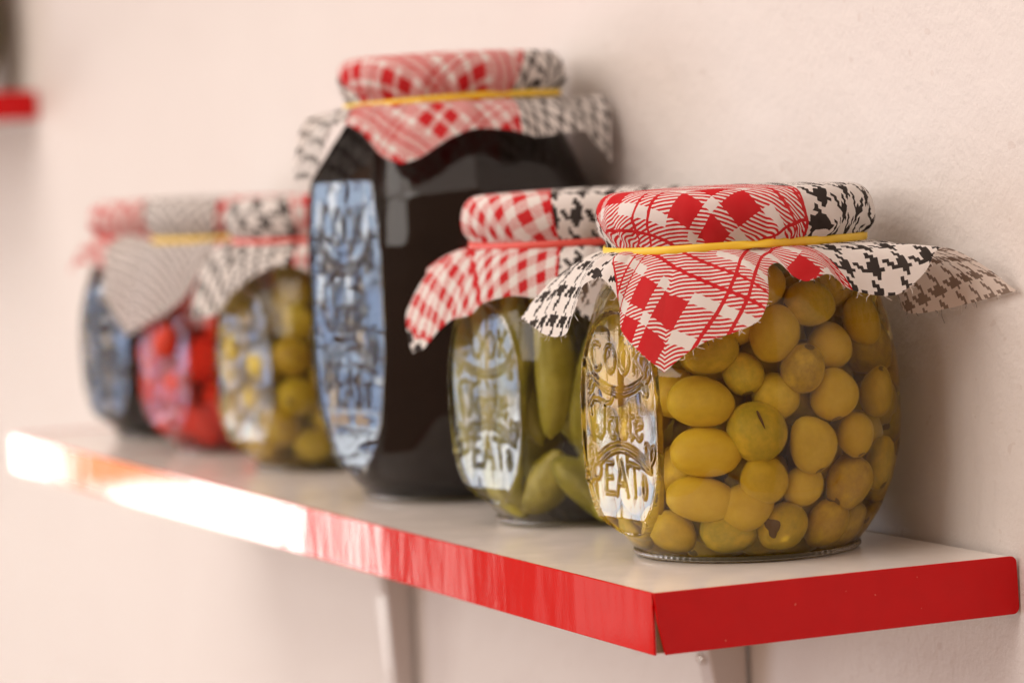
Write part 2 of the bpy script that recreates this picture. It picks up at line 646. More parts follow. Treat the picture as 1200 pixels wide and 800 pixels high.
def stroke_field(u, z, strokes):
    d = np.full(u.shape, 99.0)
    for s in strokes:
        for (a, b), (c, e) in zip(s[:-1], s[1:]):
            dx, dz = c - a, e - b
            L2 = dx * dx + dz * dz + 1e-9
            t = np.clip(((u - a) * dx + (z - b) * dz) / L2, 0, 1)
            d = np.minimum(d, np.hypot(u - a - t * dx, z - b - t * dz))
    return d


def build_glass(spec):
    """body of revolution whose oval front panel is a flat chord with raised lettering; returns body and panel meshes"""
    zz, rr = spec['zz'], spec['rr']
    w0 = radians(spec['w0'])
    fine = np.radians(np.arange(-30, 30.01, .38))
    coarse = np.radians(np.arange(30 + 2.5, 330 - 1, 2.5))
    th = np.concatenate([fine, coarse])
    nc = len(th)
    Z, TH = np.meshgrid(zz, th, indexing='ij')
    Rr = np.repeat(rr[:, None], nc, 1)
    zc, hz = spec['pz']
    zn = np.clip(np.abs(Z - zc) / hz, 0, 1)
    W = w0 * (1 - zn ** 2.7) ** (1 / 2.3)
    dT = (TH + pi) % (2 * pi) - pi
    ins = (np.abs(dT) < W) & (np.abs(Z - zc) < hz)
    R = Rr.copy()
    chord = Rr * np.cos(W) / np.cos(dT)
    plane = np.minimum(np.max(rr) * cos(w0), Rr + 1.6) / np.cos(dT)
    R[ins] = np.maximum(np.minimum(chord, Rr), plane)[ins]
    # lettering and rim
    U = Rr * np.cos(w0) * np.tan(np.clip(dT, -.6, .6))
    st = [[(a, spec['to'] + b * spec['ts']) for a, b in s] for s in STROKES]
    near = np.abs(dT) < radians(30.2)
    h = np.zeros_like(R)
    d = stroke_field(U[near], Z[near], st)
    h[near] += .48 * np.clip(1 - (d / .72) ** 2, 0, 1) ** 1.2
    g = (np.abs(dT) / w0) ** 2.3 + (np.abs(Z - zc) / hz) ** 2.7 - 1
    gu = 2.3 * (np.abs(dT) / w0) ** 1.3 / (w0 * Rr)
    gz = 2.7 * (np.abs(Z - zc) / hz) ** 1.7 / hz
    dist = np.abs(g) / np.maximum(np.hypot(gu, gz), 1e-3)
    h[near] += (.75 * np.clip(1 - ((dist - .1) / 1.3) ** 2, 0, 1))[near]
    R = R + h
    X, Y = R * np.cos(TH) / 1000, R * np.sin(TH) / 1000
    V = np.stack([X, Y, Z / 1000], -1).reshape(-1, 3)
    nr = len(zz)
    body, panel = [], []
    for i in range(nr - 1):
        for j in range(nc):
            j2 = (j + 1) % nc
            f = (i * nc + j, i * nc + j2, (i + 1) * nc + j2, (i + 1) * nc + j)
            if j < len(fine) and ins[i, j] and ins[i, j2] and ins[i + 1, j] and ins[i + 1, j2]:
                panel.append(f)
            else:
                body.append(f)
    # closed bottom, pushed up in the middle, and closed mouth
    base = len(V)
    V = list(map(tuple, V))
    r0 = rr[0] / 1000
    rings = [(.93, .0012), (.75, .0026), (.4, .0032)]
    prev = list(range(nc))
    for fr, z in rings:
        idx = []
        for t in th:
            idx.append(len(V))
            V.append((r0 * fr * cos(t), r0 * fr * sin(t), z))
        for j in range(nc):
            j2 = (j + 1) % nc
            body.append((prev[j], idx[j], idx[j2], prev[j2])[::1])
        prev = idx
    body.append(tuple(prev[::-1]))
    body.append(tuple((nr - 1) * nc + j for j in range(nc)))

    def mk(name, faces, mat):
        used = sorted({i for f in faces for i in f})
        mp = {o: k for k, o in enumerate(used)}
        me = bpy.data.meshes.new(name)
        me.from_pydata([V[o] for o in used], [], [tuple(mp[i] for i in f) for f in faces])
        me.materials.append(mat)
        me.polygons.foreach_set('use_smooth', [True] * len(me.polygons))
        me.update()
        return me
    return mk('glass_body', body, M_GLASS), mk('embossed_panel', panel, M_PANEL2 if spec is TALL else M_PANEL)


SMALL['meshes'] = build_glass(SMALL)
TALL['meshes'] = build_glass(TALL)


def foot_mesh(r):
    V, F = [], []
    n = 480
    prof = [(-.9, 1.7), (.1, 1.6), (.4, 1.1), (.4, .4), (-.1, .05), (-1.6, .05), (-1.7, 1.0)]
    for k in range(n):
        a = 2 * pi * k / n
        kn = .22 * max(0, sin(a * 96))
        for i, (dr, z) in enumerate(prof):
            rr = r + 1.0 + dr + (kn if i in (1, 2, 3) else 0)
            V.append((rr * cos(a) / 1000, rr * sin(a) / 1000, z / 1000))
    m = len(prof)
    for k in range(n):
        for i in range(m):
            F.append((k * m + i, k * m + (i + 1) % m, ((k + 1) % n) * m + (i + 1) % m, ((k + 1) % n) * m + i)[::-1])
    me = bpy.data.meshes.new('knurled_foot')
    me.from_pydata(V, [], F)
    me.materials.append(M_FOOT)
    me.polygons.foreach_set('use_smooth', [True] * len(F))
    return me


SMALL['foot'] = foot_mesh(35.6)
TALL['foot'] = foot_mesh(40.6)


def lid_mesh(H, r):
    V, F = [], []
    n = 64
    prof = [(0, H - .0012), (r - .003, H - .0012), (r - .0012, H - .0024), (r, H - .0040), (r, H - .0150), (r - .001, H - .0158), (r - .0025, H - .0158)]
    for k in range(n):
        a = 2 * pi * k / n
        for rr, z in prof:
            V.append((rr * cos(a), rr * sin(a), z))
    m = len(prof)
    for k in range(n):
        for i in range(m - 1):
            F.append((k * m + i, ((k + 1) % n) * m + i, ((k + 1) % n) * m + i + 1, k * m + i + 1)[::-1])
    me = bpy.data.meshes.new('lid')
    me.from_pydata(V, [], F)
    me.materials.append(M_LID)
    me.polygons.foreach_set('use_smooth', [True] * len(F))
    return me


# ------------------------------------------------------------------ cloth
def catmull(P, per=24):
    P = np.asarray(P, float)
    n = len(P)
    out, seg = [], []
    for i in range(n):
        p0, p1, p2, p3 = P[i - 1], P[i], P[(i + 1) % n], P[(i + 2) % n]
        # centripetal-like damping: shorter tangents where neighbours are uneven
        l1 = np.linalg.norm(p2 - p1) + 1e-9
        m1 = (p2 - p0)
        m2 = (p3 - p1)
        m1 = m1 / (np.linalg.norm(m1) + 1e-9) * l1 * .85
        m2 = m2 / (np.linalg.norm(m2) + 1e-9) * l1 * .85
        for t in np.linspace(0, 1, per, endpoint=False):
            h00 = 2 * t ** 3 - 3 * t ** 2 + 1
            h10 = t ** 3 - 2 * t ** 2 + t
            h01 = -2 * t ** 3 + 3 * t ** 2
            h11 = t ** 3 - t ** 2
            out.append(h00 * p1 + h10 * m1 + h01 * p2 + h11 * m2)
            seg.append(i + t)
    return np.array(out), np.array(seg)


def sharp_corners(P, corners, per=24):
    """closed curve through P whose tangent breaks at the four cloth corners"""
    n = len(P)
    out, seg = [], []
    P = np.asarray(P, float)
    for i in range(n):
        p1, p2 = P[i], P[(i + 1) % n]
        l1 = np.linalg.norm(p2 - p1) + 1e-9
        a = (p2 - P[i - 1]) if i not in corners else (p2 - p1)
        b = (P[(i + 2) % n] - p1) if (i + 1) % n not in corners else (p2 - p1)
        m1 = a / (np.linalg.norm(a) + 1e-9) * l1 * .8
        m2 = b / (np.linalg.norm(b) + 1e-9) * l1 * .8
        for t in np.linspace(0, 1, per, endpoint=False):
            h00 = 2 * t ** 3 - 3 * t ** 2 + 1
            h10 = t ** 3 - 2 * t ** 2 + t
            h01 = -2 * t ** 3 + 3 * t ** 2
            h11 = t ** 3 - t ** 2
            out.append(h00 * p1 + h10 * m1 + h01 * p2 + h11 * m2)
            seg.append(i + t)
    return np.array(out), np.array(seg)


def make_cloth(root, spec, camdir, hem, corners, mat, seed, wall_room, half=76.0, fray=0, ncol=110, pleat_amp=1.0):
    """hem: list of (phi degrees, r mm, z mm) round the jar, phi 0 toward the room's near end; corners: four indices"""
    rs = np.random.default_rng(seed)
    zz, rr = spec['zz'], spec['rr']
    H, zb = spec['H'] * 1000, spec['zb'] * 1000
    rb, rc = 41.6, 45.0
    P = [(r * sin(radians(p)), -r * cos(radians(p)), z) for p, r, z in hem]      # x right, y away from the viewer's end
    C, seg = sharp_corners(P, corners)
    n = len(P)
    # edge samples by arc length
    cols_h, cols_uv = [], []
    fc = hem[corners[1]][0]
    crn = [np.array((half * sqrt(2) * sin(radians(fc + 90 * (k - 1))), -half * sqrt(2) * cos(radians(fc + 90 * (k - 1))))) for k in range(5)]
    for k in range(4):
        a, b = corners[k], corners[(k + 1) % 4]
        if b <= a:
            b += n
        m = (seg >= a - 1e-9) & (seg < b - 1e-9) | ((seg + n >= a - 1e-9) & (seg + n < b - 1e-9))
        order = np.argsort(np.where(seg >= a - 1e-9, seg, seg + n)[m])
        pts = C[m][order]
        end = C[np.argmin(np.abs(seg - (b % n)))]
        pts = np.vstack([pts, end])
        L = np.concatenate([[0], np.cumsum(np.linalg.norm(np.diff(pts, axis=0), axis=1))])
        for t in np.linspace(0, 1, ncol, endpoint=False):
            s = t * L[-1]
            # mix arc-length and angular parametrisation so that gathered folds keep their cloth
            cols_h.append([np.interp(s, L, pts[:, c]) for c in range(3)])
            cols_uv.append(crn[k] * (1 - t) + crn[k + 1] * t)
    Hm = np.array(cols_h)
    UVh = np.array(cols_uv)
    nc = len(Hm)
    psi = np.unwrap(np.arctan2(UVh[:, 0], -UVh[:, 1]))
    # pleats: sharp random ridges round the neck
    def ridge(x, cnt, width):
        y = np.zeros_like(x)
        for _ in range(cnt):
            c0 = rs.uniform(-pi, pi)
            wdt = width * rs.uniform(.6, 1.5)
            am = rs.uniform(.35, 1) * rs.choice([-1, 1], p=[.35, .65])
            dd = (x - c0 + pi) % (2 * pi) - pi
            y += am * np.exp(-np.abs(dd / wdt) ** 1.5)
        return y
    N = 30
    warp = np.zeros_like(psi)
    for q in range(2, 9):
        warp += rs.uniform(-1, 1) * np.sin(q * psi + rs.uniform(0, 6.28)) * .30 / q
    ampl = rs.uniform(.05, 1.0, 400) ** 1.5
    pers = np.concatenate([psi - 2 * pi, psi, psi + 2 * pi])

    def folds(shift):
        x = psi + shift
        wv = np.interp(x, pers, np.tile(warp, 3))
        arg = (x + wv) * N / 2
        am = ampl[np.floor(arg / pi).astype(int) % N]
        return am * np.abs(np.sin(arg)) ** .8 * 1.7 - .4, am * np.sin(2 * arg)
    ple, slant = folds(0)
    lean = .10 * np.sin(3 * psi + rs.uniform(0, 6)) + .08 * np.sin(7 * psi + rs.uniform(0, 6))
    ple2 = ridge(psi, 20, .085)
    sway = ridge(psi, 22, .12)
    rows_xyz, rows_uv = [], []
    sb = 61.0
    for s, r, z, g in [(0.01, 0.01, H + .9, 0), (10, 10, H + .85, 0), (20, 20, H + .6, 0), (28, 28, H + .3, 0), (34, 34, H - .0, .05), (38, 37.5, H - .1, .1),
                       (40.5, 39.8, H - .45, .15), (42.5, 41.6, H - 1.15, .2), (44.2, 42.9, H - 2.2, .25), (45.8, 43.9, H - 3.6, .3), (47.4, 44.6, H - 5.1, .4), (49.0, 45.0, H - 6.8, .5),
                       (50.8, 45.2, H - 8.6, .6), (52.5, 45.1, H - 10.3, .75), (54.2, 44.7, H - 12.0, .9), (55.8, 44.0, H - 13.5, 1), (57.4, 43.0, H - 15.0, .9),
                       (59.0, 42.1, H - 16.6, .6), (60.2, 41.7, H - 17.8, .3), (61.0, rb, zb, .2)]:
        ple_c, slant_c = folds(lean * (1 - g) * 2)
        gg = g ** 1.8
        rad = r + pleat_amp * gg * (1.5 * ple_c + 1.0 * ple2) * (1 if r > 30 else 0) - (.4 * g * pleat_amp)
        rad = np.maximum(rad, min(r, 41.2))
        ang = psi
        zrow = z + (0.5 * ple2 * g if z > H - 14 else 0)
        X, Y = rad * np.sin(ang), -rad * np.cos(ang)
        rows_xyz.append(np.stack([X, Y, np.zeros(nc) + zrow], 1))
        pu = psi + .085 * sway * g - .022 * slant_c * g
        rows_uv.append(np.stack([s * np.sin(pu), -s * np.cos(pu)], 1))
    B = rows_xyz[-1]
    UVb = rows_uv[-1]
    rH = np.hypot(Hm[:, 0], Hm[:, 1])
    phH = np.unwrap(np.arctan2(Hm[:, 0], -Hm[:, 1]))
    phH += 2 * pi * np.round((psi.mean() - phH.mean()) / (2 * pi))
    pm = psi * .45 + phH * .55
    rm = rb + np.clip((rH - rb) * .62, 2.5, 99)
    zm = zb - .10 * (zb - Hm[:, 2]) - .2
    Mid = np.stack([rm * np.sin(pm), -rm * np.cos(pm), zm], 1)
    nrow = 30
    colrows = []
    ts = np.linspace(0, 1, nrow + 1)[1:]
    for t in ts:
        Q = (1 - t) ** 2 * B + 2 * t * (1 - t) * Mid + t * t * Hm
        rad = np.hypot(Q[:, 0], Q[:, 1])
        am = pleat_amp * (2.4 * ple * max(0, 1 - t / .9) ** .8 * min(1, t / .12) + 3.4 * ple2 * min(1, 2.2 * t) * (1 - .55 * t))
        rad2 = rad + am
        lim = np.interp(Q[:, 2], zz, rr) + 1.0
        rad2 = np.where(Q[:, 2] < zb - 1, np.maximum(rad2, lim), np.maximum(rad2, 41.2))
        Q = Q * np.stack([rad2 / rad, rad2 / rad, np.ones(nc)], 1)
        # never through the wall
        ph = np.arctan2(Q[:, 0], -Q[:, 1]) + camdir
        r2 = np.hypot(Q[:, 0], Q[:, 1])
        yw = r2 * np.sin(ph)
        over = yw > wall_room - .6
        xw = r2 * np.cos(ph)
        yw = np.where(over, wall_room - .6, yw)
        phn = np.arctan2(yw, xw) - camdir
        rn = np.hypot(xw, yw)
        Q = np.stack([rn * np.sin(phn), -rn * np.cos(phn), Q[:, 2]], 1)
        rows_xyz.append(Q)
        pu = np.arctan2(UVb[:, 0], -UVb[:, 1])
        uvb = np.stack([sb * np.sin(psi + (pu - psi + pi) % (2 * pi) - pi), -sb * np.cos(psi + (pu - psi + pi) % (2 * pi) - pi)], 1)
        uv_sway = np.stack([-UVh[:, 1], UVh[:, 0]], 1) * 0
        colrows.append((t, uvb))
    allq = np.array(rows_xyz[-nrow:])
    steps = np.concatenate([np.linalg.norm(allq[0] - B, axis=1)[None], np.linalg.norm(np.diff(allq, axis=0), axis=2)])
    cum = np.cumsum(steps, 0)
    kk = np.ones(15) / 15
    psh = np.unwrap(psi)
    for q, (t, uvb) in enumerate(colrows):
        s = sb + cum[q]
        s = np.convolve(np.concatenate([s[-7:], s, s[:7]]), kk, 'valid')
        pu0 = np.unwrap(np.arctan2(uvb[:, 0], -uvb[:, 1]))
        dpu = (pu0 - psh + pi) % (2 * pi) - pi
        pp = psh + dpu * (1 - t) ** 1.5
        rows_uv.append(np.stack([s * np.sin(pp), -s * np.cos(pp)], 1))
    XYZ = np.concatenate(rows_xyz)
    UV = np.concatenate(rows_uv)
    # into the jar's frame: azimuth = camdir + phi
    ph = np.arctan2(XYZ[:, 0], -XYZ[:, 1]) + camdir
    r = np.hypot(XYZ[:, 0], XYZ[:, 1])
    V = np.stack([r * np.cos(ph), r * np.sin(ph), XYZ[:, 2]], 1) / 1000
    nr = len(rows_xyz)
    F = [(i * nc + j, (i + 1) * nc + j, (i + 1) * nc + (j + 1) % nc, i * nc + (j + 1) % nc) for i in range(nr - 1) for j in range(nc)]
    cl = link_mesh('cloth_cover', V, F, mat, root, True, UV)
    hemline = V[(nr - 1) * nc:]
    inner = V[(nr - 2) * nc:(nr - 1) * nc]
    if fray:
        vs, fs, vb, fb = [], [], [], []
        for _ in range(fray):
            j = int(rs.integers(nc))
            p = Vector(hemline[j])
            out = (p - Vector(inner[j])).normalized()
            tan = (Vector(hemline[(j + 1) % nc]) - p).normalized()
            L = rs.uniform(.0006, .0028) * (1.6 if rs.random() < .15 else 1)
            d = (out * rs.uniform(.2, 1) + tan * rs.uniform(-1.2, 1.2)).normalized()
            q1 = p + d * L * .5 + Vector(rs.normal(0, .00015, 3))
            q2 = q1 + (d + Vector(rs.normal(0, .35, 3))).normalized() * L * .5
            tgt, tf = (vs, fs) if rs.random() < .7 else (vb, fb)
            b0 = len(tgt)
            rad = .00009
            for q in (p - out * .0003, q1, q2):
                for a in (0, 2.1, 4.2):
                    tgt.append(tuple(q + tan * rad * cos(a) + Vector((0, 0, 1)) * rad * sin(a)))
            for lv in range(2):
                for a in range(3):
                    tf.append((b0 + lv * 3 + a, b0 + lv * 3 + (a + 1) % 3, b0 + lv * 3 + 3 + (a + 1) % 3, b0 + lv * 3 + 3 + a))
        o = link_mesh('frayed_threads', vs, fs, M_THREAD, cl)
        o['kind'] = 'stuff'
        o = link_mesh('frayed_threads', vb, fb, M_BTHREAD, cl)
        o['kind'] = 'stuff'
    return cl


def make_band(root, spec, camdir, mat, tilt=0.0, twist_at=None, hw=.00055, hh=.0015, r=.0425):
    n = 180
    pts = []
    zb = spec['zb']
    for k in range(n):
        ph = 2 * pi * k / n - pi
        az = camdir + ph
        rr = r + .00018 * sin(9 * ph) + .0001 * sin(23 * ph + 1)
        pts.append((rr * cos(az), rr * sin(az), zb + .0006 + tilt * sin(ph) * r + .00025 * sin(3 * ph + 1)))

    def tw(i):
        ph = 2 * pi * i / n - pi
        return 0 if twist_at is None else .9 * math.exp(-((ph - twist_at) / .09) ** 2)
    o = tube('rubber_band', pts, 0, mat, root, sides=8, closed=True, flat=(hw, hh, tw))
    return o


def make_jar(spec, x, y, camdir_deg, panel_az, label, hem, corners, clothmat, seed, bandmat, group='cloth-topped preserving jars on the long shelf',
             band_tilt=0.0, twist=None, z=0.0, **kw):
    root = empty('preserving_jar', (x, y, z + .0006))
    tag(root, label, 'jar', group)
    b = inst('glass_body', spec['meshes'][0], root)
    b.rotation_euler.z = radians(panel_az)
    pnl = inst('embossed_panel', spec['meshes'][1], root)
    pnl.rotation_euler.z = radians(panel_az)
    inst('knurled_foot', spec['foot'], root)
    if 'lid' not in spec:
        spec['lid'] = lid_mesh(spec['H'], .0405)
    inst('lid', spec['lid'], root)
    cd = radians(camdir_deg)
    room = (WALL_Y - y) * 1000
    make_cloth(root, spec, cd, hem, corners, clothmat, seed, room, **kw)
    make_band(root, spec, cd, bandmat, band_tilt, twist)
    return root


# front jar of olives
hem1 = [(-150, 54, 84), (-128, 62, 80), (-105, 74.5, 77), (-84, 61, 72), (-74, 57.5, 73), (-66, 57, 80), (-60, 54, 89.5), (-53, 53, 91), (-45, 53, 84.5),
        (-42, 55, 75), (-32, 57, 67.5), (-24, 57.5, 61.8), (-17.5, 56.5, 67), (-10.3, 56.5, 71), (-1.3, 56.5, 73.5), (6.5, 57.5, 77), (9.5, 58.5, 83.5),
        (11.5, 52, 92.5), (16, 49.5, 94), (19.5, 52.5, 90), (24, 53, 88), (31, 54, 90), (37, 55.5, 85.5), (43.5, 59, 83), (49, 65, 82.5),
        (53.5, 71.5, 89.5), (55.5, 77, 96.5), (57.5, 89, 91.5), (58.6, 100.5, 82.5), (67, 80, 78.5), (77, 56, 75), (96, 51, 84), (120, 50, 88), (152, 64, 84), (175, 52, 88)]
cm1 = cloth_mat('cloth_red_tartan', 10.2, 13.0, radians(38), [(54, -12, -2490), (-20, -12, 35)], radians(8), shift=(45.3, 43.5))
jar1 = make_jar(SMALL, -.0766, .0707, -26.8, -83.5,
                'nearest jar, packed with large green olives, yellow band round its tartan and houndstooth cloth',
                hem1, [2, 11, 28, 33], cm1, 11, M_YBAND, band_tilt=.02, twist=radians(9), fray=260, ncol=150)

# gherkin jar behind it
hem2 = [(-150, 54, 88), (-124, 60, 93), (-112, 64, 91), (-106, 62, 86), (-98, 67.5, 76), (-86, 65, 61.5), (-78, 61, 64), (-66, 56, 73.5), (-50, 54.5, 76),
        (-43, 54.5, 80), (-28, 54, 82.5), (-8, 55, 78), (4, 56, 70), (16, 55, 78), (38, 54, 86), (60, 56, 82), (80, 60, 78), (88, 62, 74), (100, 56, 82), (135, 50, 88), (172, 62, 80)]
cm2 = cloth_mat('cloth_red_gingham', 10.4, 9.2, radians(4), [(-1, .0, 12), (1, .1, -100)], radians(-4), style='gingham')
jar2 = make_jar(SMALL, -.2022, .0745, -24.3, -79.5,
                'second jar from the shelf corner, holding whole gherkins, red band round its gingham cloth',
                hem2, [5, 12, 17, 20], cm2, 12, M_RBAND, ncol=90, pleat_amp=.8)

# tall dark jar
hem3 = [(-150, 54, 140), (-128, 60, 150), (-115, 67, 149), (-105, 67, 127), (-84, 62.5, 125), (-66, 58, 129), (-56, 55, 146), (-40, 54, 143), (-28, 57, 133.5), (-19, 59, 130),
        (-12, 58, 132), (-1, 57, 138.5), (9.5, 55, 142), (23, 56, 141), (34, 57, 138), (47, 59, 139), (57, 61, 139.5), (64, 60, 136), (70, 65, 127), (76, 62, 152), (92, 50, 152),
        (128, 48, 146), (160, 60, 136), (178, 54, 142)]
cm3 = cloth_mat('cloth_red_check', 7.4, 8.5, radians(38), [(-1, -.12, -26), (1, -.15, -46)], radians(6))
jar3 = make_jar(TALL, -.320, .072, -23, -79,
                'tallest jar on the shelf, filled with a near-black preserve, yellow band round its checked cloth',
                hem3, [3, 9, 18, 22], cm3, 13, M_YBAND, band_tilt=.03, ncol=90)

# small jar with yellow olives
hem4 = [(-150, 54, 86), (-120, 60, 88), (-106, 62, 80), (-95, 63, 67), (-66, 56, 68.5), (-52, 54, 78), (-39, 53, 85), (-30, 53, 88), (-17, 54, 89), (-2, 55, 82),
        (20, 53, 88), (50, 55, 84), (84, 66, 76), (110, 52, 84), (160, 60, 78)]
cm4 = cloth_mat('cloth_coarse_check', 11.0, 11.0, radians(0), [(1, -.05, -14)], radians(0), style='gingham')
jar4 = make_jar(SMALL, -.4769, .0738, -19.7, -77,
                'jar of yellow-green olives just behind the tallest jar, under red and black checked cloth',
                hem4, [3, 9, 12, 14], cm4, 14, M_RBAND, ncol=70)

# red jar
hem5 = [(-150, 54, 92), (-124, 66, 102), (-112, 71, 96), (-103, 69, 76), (-88, 57, 55), (-64, 54, 60), (-42, 54, 67), (-30, 54, 74), (-22, 53, 84), (-10, 52, 95),
        (6, 56, 78), (30, 53, 88), (60, 56, 84), (92, 66, 76), (130, 52, 86), (178, 60, 76)]
cm5 = cloth_mat('cloth_fine_houndstooth', 5.0, 9.0, radians(10), [(1, -.2, -2)], radians(10), style='gingham', blk=(.05, .04, .04))
jar5 = make_jar(SMALL, -.5988, .0738, -18.1, -76,
                'jar of bright red peppers with a grey cloth corner hanging over it',
                hem5, [4, 10, 13, 15], cm5, 15, M_YBAND, ncol=70)

M_REDGLASS = glass_mat('glass_with_red_brine', (.96, .42, .26))
for ch in jar5.children:
    if ch.name.split('.')[0] in ('glass_body', 'embossed_panel'):
        ch.material_slots[0].link = 'OBJECT'
        ch.material_slots[0].material = M_REDGLASS

# far dark jar
hem6 = [(-150, 54, 86), (-126, 56, 92), (-112, 57, 92), (-102, 60, 80), (-84, 56, 82), (-66, 54, 88), (-40, 53, 84), (-8, 55, 72), (30, 53, 86), (60, 54, 84), (82, 58, 76), (120, 50, 86), (170, 60, 78)]
cm6 = cloth_mat('cloth_pink_check', 6.0, 8.0, radians(20), [(-1, 0.1, 14)], radians(10), style='gingham', blk=(.05, .04, .04))
jar6 = make_jar(SMALL, -.7015, .0745, -17.1, -76,
                'farthest jar on the long shelf, dark preserve behind its glass, pinkish cloth over the lid',
                hem6, [3, 7, 10, 12], cm6, 16, M_RBAND, ncol=70)

# jar on the upper shelf
jar7 = make_jar(SMALL, -1.165 - .070, .070, -14, -80,
                'brownish green jar at the end of the upper shelf, cut off by the picture edge',
                [(p, r, z) for p, r, z in hem6], [3, 7, 10, 12], cm4, 17, M_RBAND, z=.1884, group=None, ncol=50)


# ------------------------------------------------------------------ contents
def pack(n, spec, zmin, zmax, rad_rng, seeds=(), iters=260, gap=1.4, rs=None):
    """relax n balls inside the jar (mm); seeds keep close to their given places"""
    rs = rs or np.random.default_rng(3)
    ns = len(seeds)
    P = np.zeros((ns + n, 3))
    R = np.zeros(ns + n)
    for i, (x, y, z, r) in enumerate(seeds):
        P[i] = (x, y, z)
        R[i] = r
    S = P[:ns].copy()
    R[ns:] = rs.uniform(*rad_rng, n)
    a = rs.uniform(0, 2 * pi, n)
    q = np.sqrt(rs.uniform(0, 1, n)) * 38
    P[ns:, 0], P[ns:, 1], P[ns:, 2] = q * np.cos(a), q * np.sin(a), rs.uniform(zmin + 6, zmax - 6, n)
    for it in range(iters):
        D = P[:, None] - P[None]
        d = np.linalg.norm(D, axis=2) + np.eye(len(P)) * 1e3 + 1e-6
        ov = np.clip((R[:, None] + R[None]) * .97 - d, 0, None)
        mv = (D / d[..., None] * ov[..., None] * .42)
        P += mv.sum(1)
        P[:, 2] -= .05
        rz = np.interp(P[:, 2], spec['zz'], spec['rr']) - gap - R
        h = np.hypot(P[:, 0], P[:, 1])
        f = np.where(h > rz, rz / np.maximum(h, 1e-6), 1)
        P[:, 0] *= f
        P[:, 1] *= f
        P[:, 2] = np.clip(P[:, 2], zmin + R, zmax - R)
        if ns:
            P[:ns] = S + np.clip(P[:ns] - S, -.6, .6)
    return P, R


def place_label(what, p, cd, jar):
    layer = ('lowest layer', 'second layer up', 'third layer up', 'fourth layer up', 'fifth layer up', 'topmost layer')[int(min(5, max(0, (p[2] - 4) // 15.5)))]
    ph = degrees((atan2(p[1], p[0]) - cd + pi) % (2 * pi) - pi)
    h = math.hypot(p[0], p[1])
    if h < 26:
        side = 'in its core'
    elif ph < -100:
        side = 'behind its panel'
    elif ph < -45:
        side = 'behind the panel'
    elif ph < -15:
        side = 'beside the panel'
    elif ph < 20:
        side = 'mid-front'
    elif ph < 50:
        side = 'right of the middle'
    elif ph < 100:
        side = 'at its right edge'
    else:
        side = 'on the wall side'
    return '%s, %s in the %s, %s' % (what, layer, jar, side)


def blob_mesh(name, mat, seed, segs=28, rings=18, wob=.05, dimple=.05, point=.03):
    rs = np.random.default_rng(seed)
    ax = rs.normal(size=(6, 3)) * 1.6
    ph = rs.uniform(0, 6.28, 6)
    V, F = [], []
    for i in range(rings + 1):
        t = pi * i / rings
        for j in range(segs):
            a = 2 * pi * j / segs
            d = np.array([sin(t) * cos(a), sin(t) * sin(a), cos(t)])
            r = 1 + wob * sum(sin(ax[k] @ d + ph[k]) for k in range(6)) / 2.4
            r -= dimple * math.exp(-(t / .22) ** 2)
            r += point * math.exp(-((pi - t) / .35) ** 2)
            V.append(tuple(d * r))
    for i in range(rings):
        for j in range(segs):
            F.append((i * segs + j, (i + 1) * segs + j, (i + 1) * segs + (j + 1) % segs, i * segs + (j + 1) % segs))
    me = bpy.data.meshes.new(name)
    me.from_pydata(V, [], F)
    me.materials.append(mat)
    me.polygons.foreach_set('use_smooth', [True] * len(F))
    return me


OL = [blob_mesh('olive', M_OLIVE, 20 + k) for k in range(5)]
OL2 = [blob_mesh('olive', M_OLIVE2, 40 + k, 20, 12) for k in range(3)]
PEP = [blob_mesh('pepper_piece', M_PEPPER, 60 + k, 20, 12, .16, .2, .1) for k in range(4)]

SEEDS = [(-11.0, 40.6, 67.5, 8.6, 7.8), (14.9, 40.3, 70.8, 7.6, 9.2), (35.2, 38.3, 79.7, 8.6, 7.0), (64.7, 39.5, 73.5, 7.8, 8.1), (0.3, 37.9, 59.7, 6.2, 7.0),
         (25.1, 42.9, 59.9, 6.8, 8.1), (44.3, 35.9, 65.8, 7.8, 7.3), (40.1, 42.3, 52.1, 7.8, 8.1), (69.1, 43.1, 50.9, 7.0, 8.9), (-16.5, 42.0, 50.7, 10.8, 8.1),
         (14.8, 37.6, 51.4, 7.0, 7.3), (6.6, 42.1, 42.3, 8.9, 9.5), (28.6, 42.6, 37.6, 7.3, 8.9), (50.1, 43.2, 39.2, 6.8, 7.3), (-16.6, 41.9, 35.7, 11.6, 7.8),
         (73.9, 41.6, 29.0, 7.0, 8.4), (51.4, 39.0, 23.2, 8.9, 8.6), (6.7, 40.5, 25.9, 7.3, 7.6), (27.1, 35.4, 24.3, 6.5, 6.8), (-18.9, 38.7, 20.8, 11.6, 7.6),
         (-9.1, 33.5, 10.6, 8.9, 7.8), (17.1, 34.5, 11.8, 7.6, 8.6), (45.7, 33.4, 11.2, 7.6, 8.4), (-41.0, 33.3, 10.6, 8.6, 7.8), (13.8, 35.1, 87.0, 6.8, 7.8),
         (0.4, 34.5, 74.6, 7.0, 7.6), (95.0, 31.4, 12.8, 6.8, 5.9), (-74.0, 32.9, 10.0, 6.8, 6.5)]
TILT = {1: -20, 5: -12, 8: 10, 9: -4, 11: 25, 12: 15, 14: 3, 16: 35, 19: -4, 20: 20, 21: -30, 3: 25}
